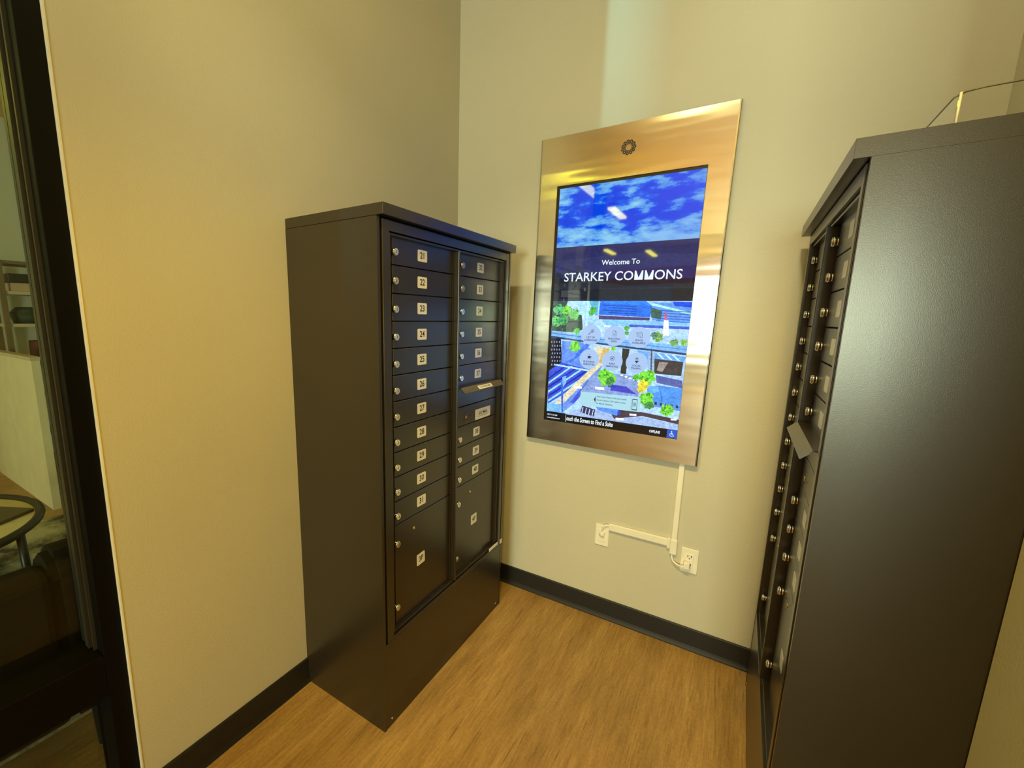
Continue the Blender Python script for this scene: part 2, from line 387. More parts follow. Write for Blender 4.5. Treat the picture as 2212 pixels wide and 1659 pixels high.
((74,142,228),[(0.77,0.1959),(0.8505,0.205),(0.9981,0.2016),(1.0075,0.1242),(0.8257,0.131),(0.7745,0.1622)]),
((104,172,240),[(0.7713,0.1959),(0.8439,0.2009),(0.8524,0.1801),(0.797,0.1683)]),
((52,112,204),[(0.8488,0.2012),(0.8697,0.174),(0.8833,0.1426),(0.8753,0.142),(0.8627,0.1717)]),
((86,140,214),[(0.8237,0.1424),(1.0054,0.136),(1.005,0.1128),(0.8278,0.1188)]),
((30,44,90),[(0.831,0.1371),(0.8461,0.1366),(0.8466,0.1263),(0.8315,0.1267)]),
((30,44,90),[(0.8664,0.1361),(0.8813,0.1356),(0.8818,0.1253),(0.8669,0.1258)]),
((30,44,90),[(0.9013,0.1351),(0.9162,0.1346),(0.9167,0.1244),(0.9018,0.1248)]),
((30,44,90),[(0.9358,0.1341),(0.9505,0.1337),(0.9511,0.1235),(0.9365,0.124)]),
((30,44,90),[(0.9699,0.1332),(0.9845,0.1327),(0.9852,0.1226),(0.9706,0.123)]),
((156,182,226),[(0.2861,0.0713),(0.6175,0.0743),(1.0021,0.0597),(1.0103,0.0307),(0.5897,0.0315),(0.1781,0.0374)]),
((70,58,66),[(0.5114,0.0862),(0.7554,0.09),(1.0004,0.0785),(1.0027,0.0597),(0.7579,0.0745),(0.5594,0.0474)]),
((84,140,236),[(0.4098,0.0936),(0.5958,0.0908),(0.5782,0.0611),(0.4344,0.0747)]),
((58,58,92),[(0.3106,0.0866),(0.416,0.0754),(0.4057,0.0443),(0.2997,0.0554)]),
((196,210,240),[(0.3152,0.0806),(0.3213,0.0802),(0.3146,0.051),(0.3085,0.0518)]),
((196,210,240),[(0.3426,0.0779),(0.3487,0.0776),(0.3419,0.0493),(0.3358,0.0501)]),
((196,210,240),[(0.3698,0.0753),(0.3757,0.0749),(0.369,0.0476),(0.363,0.0485)]),
((196,210,240),[(0.3966,0.0727),(0.4026,0.0723),(0.396,0.046),(0.3899,0.0467)]),
((120,180,240),[(0.0243,0.0785),(0.1486,0.0786),(0.1707,0.0412),(0.0169,0.0409)]),
((58,104,210),[(0.1255,0.1786),(0.1459,0.1797),(0.1592,0.0434),(0.1465,0.0437)]),
((120,180,240),[(0.1344,0.2024),(0.1648,0.2103),(0.1709,0.179),(0.1455,0.1563)]),
((40,70,190),[(0.5815,0.0857),(0.6022,0.0853),(0.5995,0.0668),(0.5808,0.0674)]),
((240,244,250),[(0.4003,0.1741),(0.4684,0.1753),(0.47,0.1644),(0.4018,0.163)]),
((230,236,248),[(0.234,0.1678),(0.2974,0.1689),(0.2987,0.159),(0.2353,0.1578)]),
((40,60,170),[(0.4952,0.1868),(0.5535,0.1877),(0.5549,0.1782),(0.4966,0.1772)]),
((224,236,250),[(0.9464,0.0791),(0.9837,0.0804),(0.9848,0.0738),(0.9475,0.0725)]),
((224,236,250),[(0.6671,0.0773),(0.7154,0.079),(0.7167,0.0708),(0.6684,0.0692)]),
((232,240,250),[(0.4279,0.4338),(0.4784,0.4326),(0.4797,0.4246),(0.4292,0.4258)]),
((230,236,248),[(0.5712,0.0524),(0.6288,0.0547),(0.6304,0.0451),(0.5728,0.0428)]),
((238,246,250),[(0.8357,0.4587),(0.8648,0.4576),(0.8789,0.399),(0.8363,0.4002)]),  # white spire with a reflection in the glass painted into it
((206,80,110),[(0.837,0.4856),(0.8515,0.4847),(0.8526,0.4589),(0.838,0.4594)]),  # red reflection in the glass, painted as a patch of the picture
((92,176,116),(0.072,0.4943),0.0464),
((100,190,110),(0.0544,0.4453),0.0469),
((120,210,80),(0.1414,0.4906),0.0417),
((98,186,96),(0.1962,0.4751),0.0447),
((80,160,96),(0.1083,0.4501),0.0461),
((96,190,90),(0.2278,0.4036),0.0253),
((112,206,64),(0.2174,0.3386),0.0436),
((90,180,60),(0.3395,0.4938),0.0284),
((86,176,90),(0.327,0.48),0.0216),
((112,206,64),(0.512,0.3389),0.0179),
((96,180,90),(0.5931,0.4239),0.0212),
((90,160,84),(0.5964,0.4032),0.0173),
((112,206,64),(0.4777,0.2199),0.0681),
((70,140,70),(0.5084,0.2015),0.0347),
((112,206,64),(0.7639,0.2326),0.0584),
((100,190,70),(0.6935,0.2289),0.0299),
((232,212,62),(0.7406,0.1987),0.0373),
((212,190,60),(0.7278,0.1787),0.0233),
((112,206,64),(0.7694,0.1425),0.0549),
((70,140,70),(0.7955,0.1211),0.0318),
((112,206,64),(0.9166,0.1107),0.0452),
((120,170,80),(0.8056,0.3929),0.0371),
((110,160,90),(0.9179,0.3739),0.0275),
((130,190,80),(0.9765,0.3756),0.0233),
((90,130,110),(0.7858,0.3998),0.025)]
SKYLINE=[
((56,60,98),[(0.0891,0.697),(0.1492,0.6947),(0.1534,0.6212),(0.0949,0.622)]),
((50,54,84),[(0.1794,0.6566),(0.1808,0.6719),(0.2055,0.6798),(0.2338,0.6689),(0.2403,0.6199),(0.1809,0.6207)]),
((40,44,64),[(0.0306,0.6521),(0.0714,0.6499),(0.078,0.6223),(0.0237,0.6232)]),
((34,38,48),[(0.0201,0.625),(0.9976,0.6129),(0.9981,0.5318),(0.0164,0.5382)]),
((44,48,60),[(0.0225,0.6038),(0.3219,0.6136),(0.5647,0.5908),(0.9905,0.5981),(0.992,0.577),(0.0186,0.5791)]),
((70,74,80),[(0.0805,0.5751),(0.2253,0.5774),(0.2294,0.5464),(0.0839,0.5469)])]

# ------------------------------------------------------------------ the room
CEIL = 3.4
bm = bmesh.new(); box(bm, -5.2, 5.2, -10.2, 1.2, -0.06, 0.0); structure('floor', bm, M['floor'])
bm = bmesh.new(); box(bm, -5.2, 5.2, -10.2, 1.2, CEIL, CEIL + 0.1); structure('ceiling', bm, M['ceil'])
bm = bmesh.new(); box(bm, -0.14, 0.0, -0.912, 0.9276, 0, CEIL); structure('wall_left', bm, M['wall'])
bm = bmesh.new(); box(bm, 0.0, 2.1, 0.8076, 0.9276, 0, CEIL); structure('wall_back', bm, M['wall'])
bm = bmesh.new(); box(bm, 1.982, 2.1, -0.192, 0.8076, 0, CEIL); structure('wall_right', bm, M['wall'])
bm = bmesh.new(); box(bm, 1.834, 2.1, -1.42, -0.192, 0, CEIL); structure('wall_right_near', bm, M['wall'])
bm = bmesh.new(); box(bm, -4.98, -4.9, -10.0, 0.93, 0, CEIL); structure('wall_lounge', bm, M['lounge'])
bm = bmesh.new(); box(bm, -4.9, -0.14, 0.90, 0.98, 0, CEIL); structure('wall_lounge_back', bm, M['lounge'])
bm = bmesh.new(); box(bm, 5.0, 5.1, -10.0, -1.34, 0, CEIL); structure('wall_far_right', bm, M['wall'])
bm = bmesh.new(); box(bm, 2.1, 5.1, -1.42, -1.34, 0, CEIL); structure('wall_lobby', bm, M['wall'])
# rear wall of the lobby, with window openings and a red fascia over them
wins = [(-4.05, -3.75), (-2.2, -0.3), (0.35, 1.1), (1.3, 3.5)]
bm = bmesh.new()
box(bm, -5, 5.1, -10.1, -10.0, 0, 0.75); box(bm, -5, 5.1, -10.1, -10.0, 2.45, CEIL)
xs = [-5] + [x for a in wins for x in a] + [5.1]
for i in range(0, len(xs), 2): box(bm, xs[i], xs[i + 1], -10.1, -10.0, 0.75, 2.45)
structure('wall_rear', bm, M['wall'])
bm = bmesh.new(); box(bm, -2.6, 3.9, -10.0, -9.95, 2.5, 2.92); structure('trim_rear', bm, M['red'])
for i, (a, b) in enumerate(wins):
    bm = bmesh.new()
    box(bm, a, b, -10.07, -10.03, 0.75, 0.80); box(bm, a, b, -10.07, -10.03, 2.40, 2.45)
    box(bm, a, a + 0.05, -10.07, -10.03, 0.8, 2.4); box(bm, b - 0.05, b, -10.07, -10.03, 0.8, 2.4)
    if b - a > 1: box(bm, (a + b) / 2 - 0.025, (a + b) / 2 + 0.025, -10.07, -10.03, 0.8, 2.4)
    wo = structure('window_%d' % (i + 2), bm, M['frame'])
    bm = bmesh.new(); box(bm, a + 0.04, b - 0.04, -10.055, -10.045, 0.79, 2.41); obj('pane', bm, M['glass'], wo)
# unseen column and partition added to block the daylight beside and below its strip
boxobj('blocker_column', (-1.77, -1.31, -5.62, -5.2, 0, CEIL), M['wall'])['kind'] = 'structure'
boxobj('blocker_partition', (-2.05, -1.775, -5.6, -5.25, 0, 1.88), M['wall'])['kind'] = 'structure'

def base_run(name, pts):
    """rubber cove base: profile swept along the wall; pts = (x, y) of the wall line, normal to the left of travel"""
    prof = [(0.0, 0.0), (0.017, 0.0), (0.0165, 0.005), (0.0105, 0.014), (0.0085, 0.024), (0.0085, 0.104), (0.006, 0.1077), (0.0, 0.1077)]
    bm = bmesh.new(); a, b = Vector(pts[0]), Vector(pts[1]); d = (b - a).normalized(); n = Vector((-d.y, d.x))
    ends = []
    for q in (a, b):
        ends.append([bm.verts.new((q.x + n.x * o, q.y + n.y * o, z)) for o, z in prof])
    for i in range(len(prof)):
        j = (i + 1) % len(prof); bm.faces.new((ends[0][i], ends[0][j], ends[1][j], ends[1][i]))
    bm.faces.new(ends[0]); bm.faces.new(ends[1][::-1])
    return structure(name, bm, M['rubber'])
base_run('baseboard_left', ((0.0, 0.79), (0.0, -0.911)))
base_run('baseboard_back', ((1.982, 0.8076), (0.0, 0.8076)))
base_run('baseboard_right', ((1.834, -1.42), (1.834, -0.21)))

# drywall corner bead ending the left wall, its pale colour painting the lit edge
bm = bmesh.new(); box(bm, -0.14, 0.0012, -0.9155, -0.912, 0, CEIL); structure('trim_1', bm, M['drywall'])

# interior storefront window beside the left wall: black frame, mid rail, two panes
win = thing('window_1', 'x', 'window'); del win['label'], win['category']; win['kind'] = 'structure'
YJ0, YJ1 = -0.9155, -0.9655
bm = bmesh.new(); box(bm, -0.136, -0.012, YJ1, YJ0, 0, CEIL, bev=0.002)
obj('frame_jamb', bm, M['frame'], win)
for x0, x1, d in ((-0.062, -0.052, 0.008), (-0.098, -0.074, 0.014), (-0.136, -0.118, 0.010)):
    bm = bmesh.new(); box(bm, x0, x1, YJ1 - d, YJ1, 0.575, CEIL); obj('glazing_stop', bm, M['framelite'], win)
bm = bmesh.new(); box(bm, -0.136, -0.012, -2.15, YJ1, 0.445, 0.572, bev=0.002); obj('frame_rail', bm, M['frame'], win)
bm = bmesh.new(); box(bm, -0.136, -0.012, -2.15, YJ1, 0.0, 0.06); obj('frame_sill', bm, M['frame'], win)
bm = bmesh.new(); box(bm, -0.136, -0.012, -2.22, -2.15, 0, CEIL); obj('frame_post', bm, M['frame'], win)
bm = bmesh.new(); box(bm, -0.112, -0.104, -2.15, YJ1, 0.572, CEIL); obj('pane', bm, M['glass'], win)
bm = bmesh.new(); box(bm, -0.112, -0.104, -2.15, YJ1, 0.06, 0.445); obj('pane', bm, M['glass'], win)

# ------------------------------------------------------------------ linear ceiling lights
def linear_light(x, y0, y1, z, mat, label):
    t = thing('ceiling_light', label, 'ceiling light', (x, (y0 + y1) / 2, z), 0, 'linear ceiling lights')
    h = (y1 - y0) / 2
    bm = bmesh.new(); box(bm, -0.055, 0.055, -h, h, 0.03, 0.09, bev=0.004); obj('housing', bm, M['blackmetal'], t)
    bm = bmesh.new(); box(bm, -0.05, 0.05, -h + 0.01, h - 0.01, 0.0, 0.03); obj('diffuser', bm, mat, t)
    for s in (-0.7, 0.7):
        bm = bmesh.new(); tube(bm, [(0, h * s, 0.09), (0, h * s, CEIL - z)], 0.004, 6); obj('hanger', bm, M['blackmetal'], t)
linear_light(0.84, -1.5, 0.0, 3.2, M['lamp'], 'linear pendant light hanging over the mailbox alcove')
linear_light(-0.42, -3.35, -2.6, 3.1, M['lamp2'], 'first linear pendant light of the row behind the glass window')
linear_light(-0.42, -4.7, -3.95, 3.1, M['lamp2'], 'second linear pendant light of the row behind the glass window')
linear_light(-0.7, -9.4, -8.4, 3.1, M['lamp2'], 'linear pendant light nearest the red fascia of the lobby')
linear_light(-1.5, -8.6, -7.8, 3.1, M['lamp2'], 'linear pendant light over the lobby toward the left')
linear_light(-3.3, -3.6, -2.0, 3.1, M['lamp2'], 'linear pendant light over the lounge sofa')
linear_light(2.6, -5.2, -3.4, 3.1, M['lamp2'], 'linear pendant light in the open lobby')

# ------------------------------------------------------------------ mailbox cabinets
def zz(z): return 1.5122 + (z - 1.5122) * 1.0219      # heights on the recessed door faces
P = 0.09085; ZT = 1.7743; W = 0.9115; DEP = 0.4332; ZA = 1.8509; CAPT = 0.0356; OV = 0.0256
def rounded_plate(bm, s0, s1, z0, z1, x0, x1, r=0.004, mi=0):
    pts = []
    for cx, cz, a0 in ((s1 - r, z1 - r, 0), (s0 + r, z1 - r, 90), (s0 + r, z0 + r, 180), (s1 - r, z0 + r, 270)):
        for k in range(4):
            a = R(a0 + 30 * k); pts.append((cx + r * math.cos(a), cz + r * math.sin(a)))
    A = [bm.verts.new((x0, s, z)) for s, z in pts]; B = [bm.verts.new((x1, s, z)) for s, z in pts]
    n = len(pts)
    for i in range(n): bm.faces.new((A[i], A[(i + 1) % n], B[(i + 1) % n], B[i])).material_index = mi
    bm.faces.new(A[::-1]).material_index = mi; bm.faces.new(B).material_index = mi

LOCKMESH = {}
def lock(parent, s, z, r=0.0125, x=0.0):
    """round cam lock: barrel collar, face and key slot"""
    if r not in LOCKMESH:
        bm = bmesh.new()
        disc(bm, (0, 0, 0), 'x', r * 0.86, r * 0.86, 0.0, 0.006, 18)
        disc(bm, (0, 0, 0), 'x', r, r, 0.006, 0.013, 18)
        disc(bm, (0, 0, 0), 'x', r, r * 0.86, 0.013, 0.0155, 18)
        disc(bm, (0, 0, 0), 'x', r * 0.5, r * 0.5, 0.0155, 0.0163, 14)
        box(bm, 0.0163, 0.0166, -0.0010, 0.0010, -r * 0.36, r * 0.36, mi=1)
        o = obj('lock', bm, [M['chrome'], M['ink']], parent); LOCKMESH[r] = o.data
    else:
        o = bpy.data.objects.new('lock', LOCKMESH[r]); COL.objects.link(o); o.parent = parent
    o.location = (x, s, z); return o

def screw(parent, s, z, x=0.0, r=0.0062, name='screw', mat='brass'):
    bm = bmesh.new(); disc(bm, (x, s, z), 'x', r, r * 0.75, 0, 0.003, 12); box(bm, x + 0.003, x + 0.0033, s - 0.0007, s + 0.0007, z - r * 0.5, z + r * 0.5, mi=1)
    return obj(name, bm, [M[mat], M['ink']], parent)

def plate(parent, s, z, w_, h_, text, size, x=0.0, mat='plate', name='number_plate', bold=0.0006, tilt=0.0):
    bm = bmesh.new(); rounded_plate(bm, s - w_ / 2, s + w_ / 2, z - h_ / 2, z + h_ / 2, x, x + 0.0008)
    if text: put_text(bm, text, size, lambda a, b: (x + 0.0011, s + a, z + b), 1, bold, sx=0.95)
    if tilt: bmesh.ops.rotate(bm, verts=bm.verts[:], cent=(x, s, z), matrix=Matrix.Rotation(tilt, 3, 'X'))
    return obj(name, bm, [M[mat], M['ink']], parent)

DOORX = -0.021   # door faces sit a little behind the frame face
def door(parent, name, s0, s1, z0, z1, label=None):
    bm = bmesh.new(); g = 0.0016
    box(bm, DOORX - 0.018, DOORX, s0, s1, z0 + g, z1 - g, bev=0.0012, seg=1)
    # rolled hinge edge down the far side
    box(bm, DOORX - 0.018, DOORX + 0.0025, s1 + 0.002, s1 + 0.010, z0 + g, z1 - g, bev=0.001, seg=1)
    return obj(name, bm, M['bronze'], parent, label)

def cabinet(label, loc, rz, numbers, seam):
    t = thing('mailbox_cabinet', label, 'mailbox', loc, rz, 'bronze mailbox cabinets')
    n1, n2, p1, p2 = numbers
    # steel shell: sides, back, top plate and pedestal skirt, open at the front
    bm = bmesh.new(); zb = 0.340
    box(bm, -DEP, 0.0, 0.0, 0.012, 0, ZA - CAPT); box(bm, -DEP, 0.0, W - 0.012, W, 0, ZA - CAPT)
    box(bm, -DEP, -DEP + 0.012, 0.012, W - 0.012, 0, ZA - CAPT)
    box(bm, -DEP + 0.012, -0.03, 0.012, W - 0.012, ZA - CAPT - 0.012, ZA - CAPT)
    obj('cabinet_body', bm, M['bronze'], t)
    bm = bmesh.new(); box(bm, -0.020, -0.001, 0.012, W - 0.012, 0, 0.352, bev=0.0015, seg=1); obj('pedestal_panel', bm, M['bronze'], t)
    # cap with a turned-down front lip
    bm = bmesh.new(); box(bm, -DEP, OV, 0.0, W, ZA - CAPT + seam, ZA, bev=0.0003 + seam); obj('top_cap', bm, M['bronze'], t)
    # dark interior liner seen through the joints
    bm = bmesh.new(); box(bm, -0.075, -0.042, 0.013, W - 0.013, 0.345, ZA - CAPT - 0.013); obj('inner_liner', bm, M['bronze_dark'], t)
    # front frame: outer ring and stepped inner ring
    def ring(name, s0, s1, z0, z1, wl, wr, wt, wb, x0, x1):
        bm = bmesh.new()
        box(bm, x0, x1, s0, s0 + wl, z0, z1, bev=0.0012, seg=1); box(bm, x0, x1, s1 - wr, s1, z0, z1, bev=0.0012, seg=1)
        box(bm, x0, x1, s0 + wl, s1 - wr, z1 - wt, z1, bev=0.0012, seg=1); box(bm, x0, x1, s0 + wl, s1 - wr, z0, z0 + wb, bev=0.0012, seg=1)
        return obj(name, bm, M['bronze'], t)
    ring('front_frame', 0.022, W - 0.022, 0.356, ZA - CAPT - 0.004, 0.032, 0.026, 0.032, 0.010, -0.042, 0.002)
    ring('inner_frame', 0.0575, W - 0.0515, 0.369, 1.7768, 0.012, 0.014, 0.007, 0.008, -0.042, -0.006)
    bm = bmesh.new(); box(bm, -0.042, 0.004, 0.4545, 0.4660, 0.377, 1.7695, bev=0.002); obj('mullion', bm, M['bronze'], t)
    LS0, LS1, RS0, RS1 = 0.092, 0.444, 0.500, 0.846
    LLK, LPL, RLK, RPL = 0.0960, 0.2535, 0.5055, 0.6645
    zl = 0.0516
    for i in range(11):
        z1 = ZT - i * P; d = door(t, 'mailbox_door', LS0, LS1, z1 - P, z1)
        lock(d, LLK, z1 - zl, x=DOORX)
        plate(d, LPL - 0.0006 * i, z1 - 0.0460, 0.0535, 0.0393, str(n1 + i) if n1 else '', 0.0305, DOORX, 'plate' if n1 else 'greyplate')
    ztop = ZT - 11 * P
    d = door(t, 'parcel_door', LS0, LS1, 0.366, ztop); lock(d, LLK - 0.002, zz(0.7245), x=DOORX)
    lock(d, LLK - 0.006, zz(0.4790), 0.0115, x=DOORX); screw(d, 0.2000, zz(0.7420), DOORX)
    plate(d, 0.2435, zz(0.5985), 0.050, 0.047, p1, 0.0305, DOORX, 'plate' if n1 else 'greyplate', 'number_plate', 0.0004, 0.04)
    for i in range(6):
        z1 = ZT - i * P; d = door(t, 'mailbox_door', RS0, RS1, z1 - P, z1)
        lock(d, RLK, z1 - zl, x=DOORX)
        plate(d, RPL - 0.0006 * i, z1 - 0.0460, 0.0535, 0.0393, str(n1 + 11 + i) if n1 else '', 0.0305, DOORX, 'plate' if n1 else 'greyplate')
    # outgoing-mail slot with its drooping hood, then the US MAIL collection panel
    zf = ZT - 6 * P
    d = door(t, 'outgoing_slot_panel', RS0, RS1, zz(1.1500), zf - 0.004)
    bm = bmesh.new()
    prof = [(-0.030, zf + 0.0030), (0.006, zf + 0.0030), (0.0285, zf - 0.0185), (0.0265, zf - 0.0205), (0.004, zf + 0.0), (-0.030, zf + 0.0)]
    A = [bm.verts.new((x, 0.476, z)) for x, z in prof]; B = [bm.verts.new((x, 0.828, z)) for x, z in prof]
    for i in range(6): bm.faces.new((A[i], A[(i + 1) % 6], B[(i + 1) % 6], B[i]))
    bm.faces.new(A); bm.faces.new(B[::-1])
    f = obj('mail_hood', bm, M['bronze'], t)
    if n1:
        bm = bmesh.new()
        dx, dz = 0.0225, -0.0215; L = math.hypot(dx, dz); nx, nz = -dz / L, dx / L
        def onhood(a, k, h): return (0.006 + dx * k + nx * h, 0.486 + a, zf + 0.003 + dz * k + nz * h)
        q = [bm.verts.new(onhood(a, k, 0.0006)) for a, k in ((0.115, 0.25), (0.235, 0.25), (0.235, 0.85), (0.115, 0.85))]
        bm.faces.new(q)
        put_text(bm, 'OUTGOING MAIL', 0.0125, lambda a, b: onhood(0.175 + a, 0.55 - b / L, 0.0010), 1, 0.0002)
        obj('hood_label', bm, [M['plate'], M['ink']], f)
    d = door(t, 'collection_door', RS0, RS1, zz(1.0660), zz(1.1500)); screw(d, 0.5650, zz(1.1010), DOORX, 0.0075)
    for q in ((0.5650, 1.1110), (0.6030, 1.0920), (0.5500, 1.0750)):
        bm = bmesh.new(); disc(bm, (DOORX, q[0], q[1]), 'x', 0.0025, 0.0025, 0, 0.0006, 8); obj('rivet_hole', bm, M['hole'], d)
    if n1:
        bm = bmesh.new(); rounded_plate(bm, 0.6460, 0.7850, 1.0620, 1.1100, DOORX, DOORX + 0.0008)
        put_text(bm, 'U.S. MAIL', 0.0200, lambda a, b: (DOORX + 0.0011, 0.7155 + a, 1.0895 + b), 1, 0.0004)
        put_text(bm, 'ACCESS TO THIS DOOR IS RESTRICTED', 0.0056, lambda a, b: (DOORX + 0.0011, 0.7155 + a, 1.0755 + b), 1)
        obj('mail_label', bm, [M['plate'], M['ink']], d)
    for i in range(3):
        z1 = zz(1.0660) - i * 0.0897; d = door(t, 'mailbox_door', RS0, RS1, z1 - 0.0897, z1)
        lock(d, RLK - 0.003, z1 - zl, x=DOORX)
        plate(d, 0.6600 - 0.002 * i, z1 - 0.0480, 0.0535, 0.0393, str(n1 + 17 + i) if n1 else '', 0.0305, DOORX, 'plate' if n1 else 'greyplate')
    d = door(t, 'parcel_door', RS0, RS1 - 0.006, 0.366, zz(1.0660) - 3 * 0.0897); lock(d, RLK - 0.006, zz(0.7300), x=DOORX)
    lock(d, RLK - 0.012, zz(0.4795), 0.0115, x=DOORX); screw(d, 0.6120, zz(0.7495), DOORX)
    for q in ((0.575, 0.735), (0.583, 0.705), (0.645, 0.753)):
        bm = bmesh.new(); disc(bm, (DOORX, q[0], q[1]), 'x', 0.0025, 0.0025, 0, 0.0006, 8); obj('rivet_hole', bm, M['hole'], d)
    plate(d, 0.6520, zz(0.6050), 0.050, 0.047, p2, 0.0305, DOORX, 'plate' if n1 else 'greyplate', 'number_plate', 0.0004, 0.04)
    if n1:
        bm = bmesh.new(); box(bm, 0.0, 0.0016, 0.776, 0.9105, 0.357, 0.380)
        for k in range(7): box(bm, 0.0016, 0.0018, 0.786 + k * 0.017, 0.786 + k * 0.017 + 0.010, 0.3655, 0.3720, mi=1)
        obj('notice_strip', bm, [M['plate'], M['greyplate']], t)
    screw(t, 0.040, 0.0290, -0.001, 0.0045, 'anchor_screw', 'chrome'); screw(t, 0.8620, 0.0300, -0.001, 0.0045, 'anchor_screw', 'chrome')
    return t
cabinet('dark bronze mailbox cabinet numbered 21 to 40 standing against the left wall', (0.43315, -0.3088, 0), 0, (21, 32, '3P', '4P'), 0.0012)
cabinet('dark bronze mailbox cabinet with a clear acrylic box on top, seen from its side', (1.54644, -0.18975 + W, 0), math.pi + 0.004, (0, 0, '', ''), 0.0001)

# clear acrylic brochure box on top of the right-hand cabinet
ab = thing('acrylic_box', 'clear acrylic tray with rounded corners on the right mailbox cabinet top', 'tray', (1.672, -0.085, ZA))
bm = bmesh.new()
ax, ay, ah, th = 0.27, 0.66, 0.084, 0.003
box(bm, 0, ax, 0, th, 0.004, ah, bev=0.0015); box(bm, 0, ax, ay - th, ay, 0.004, ah, bev=0.0015)
box(bm, 0, th, th, ay - th, 0.004, ah, bev=0.0015); box(bm, ax - th, ax, th, ay - th, 0.004, ah, bev=0.0015); box(bm, 0, ax, 0, ay, 0.0, 0.004)
obj('tray_wall', bm, M['acrylic'], ab)
bm = bmesh.new(); tube(bm, [(0.001, 0.64, ah), (0.001, 0.03, ah), (0.010, 0.008, ah), (0.030, 0.001, ah), (0.265, 0.001, ah)], 0.0016, 6); obj('rim_edge', bm, plain('acrylic_rim', (0.10, 0.09, 0.05), 0.5), ab)
bm = bmesh.new(); tube(bm, [(0.004, 0.006, 0.004), (0.004, 0.006, ah)], 0.0020, 8); obj('corner_glint', bm, plain('acrylic_glint', (0.62, 0.60, 0.50), 0.3), ab)  # opaque pale tube painting the highlight on the clear corner
bm = bmesh.new(); box(bm, -0.002, 0.006, 0.385, 0.415, 0.030, ah - 0.004, bev=0.002); box(bm, -0.004, 0.008, 0.383, 0.417, ah - 0.004, ah + 0.007, mi=1, bev=0.002)
obj('hinge_clip', bm, [M['plate'], M['shelfwood']], ab)

# ------------------------------------------------------------------ wall-mounted directory display
DX, DZ, DY = 0.88031, 1.62090, 0.78092       # centre of the face
disp = thing('directory_display', 'steel framed touch screen directory hung on the back wall', 'screen', (DX, DY, DZ)); disp.rotation_euler = (0, 0.00986, 0)
HW, HH = 0.39492, 0.72734
U0, U1, V0, V1 = -0.31091, 0.31156, -0.61896, 0.50989
DT = 0.8076 - DY
# steel surround: four-sided frame around the glass with rolled long edges
bm = bmesh.new()
outer = []
for y, inset in ((DT, 0.0), (0.011, 0.0), (0.0065, 0.0007), (0.003, 0.0028), (0.0009, 0.006), (0.0, 0.0105)):
    iz = 0.0 if y > 0.002 else 0.0012                      # the long edges are rolled, top and bottom are cut square
    outer.append([bm.verts.new((sx * (HW + 0.009 - inset), y, sz * (HH - iz))) for sx, sz in ((-1, -1), (1, -1), (1, 1), (-1, 1))])
inner = [[bm.verts.new((x, y, z)) for x, z in ((U0, V0), (U1, V0), (U1, V1), (U0, V1))] for y in (0.0, 0.006)]
rows = outer + inner
for a, b in zip(rows[:-1], rows[1:]):
    for i in range(4): bm.faces.new((a[i], a[(i + 1) % 4], b[(i + 1) % 4], b[i]))
for f in bm.faces: f.smooth = False
obj('steel_frame', bm, M['steel'], disp, 'brushed steel surround')
# speaker grille: a rosette of three rings of little openings
bm = bmesh.new()
cz = 0.6266
def ringface(r0, r1, n=66, wob=0.0):
    A = []; B = []
    for i in range(n):
        a = 2 * math.pi * i / n; ro = r1 + wob * math.cos(11 * a); A.append(bm.verts.new((r0 * math.cos(a), -0.0006, cz + r0 * math.sin(a)))); B.append(bm.verts.new((ro * math.cos(a), -0.0006, cz + ro * math.sin(a))))
    for i in range(n): bm.faces.new((A[i], A[(i + 1) % n], B[(i + 1) % n], B[i]))
ringface(0.0125, 0.0300, 88, 0.0012)
for r, ph, s in ((0.0156, 0.0, 0.0014), (0.0196, 0.5, 0.0017), (0.0238, 0.0, 0.0020), (0.0278, 0.5, 0.0020)):
    for k in range(11):
        a = 2 * math.pi * (k + ph) / 11
        c = (r * math.cos(a), -0.0010, cz + r * math.sin(a)); V = [bm.verts.new((c[0] + s * math.cos(2 * math.pi * j / 8), c[1], c[2] + s * math.sin(2 * math.pi * j / 8))) for j in range(8)]
        bm.faces.new(V).material_index = 1
obj('speaker_grille', bm, [plain('grille_brown', (0.022, 0.010, 0.003), 0.6), M['steel']], disp)
# black glass front with the picture area, everything on it laid in thin layers
scr = boxobj('screen', (U0, U1, 0.004, 0.012, V0, V1), M['bezel'], disp, label='black glass touch screen')
SW, SH = U1 - U0, V1 - V0
def S(u, v, k=0): return (U0 + u * SW, 0.004 - 0.00035 * (k + 1), V0 + v * SH)
def quad(bm, u0, u1, v0, v1, k, mi=0):
    f = bm.faces.new([bm.verts.new(S(u, v, k)) for u, v in ((u0, v0), (u1, v0), (u1, v1), (u0, v1))]); f.material_index = mi

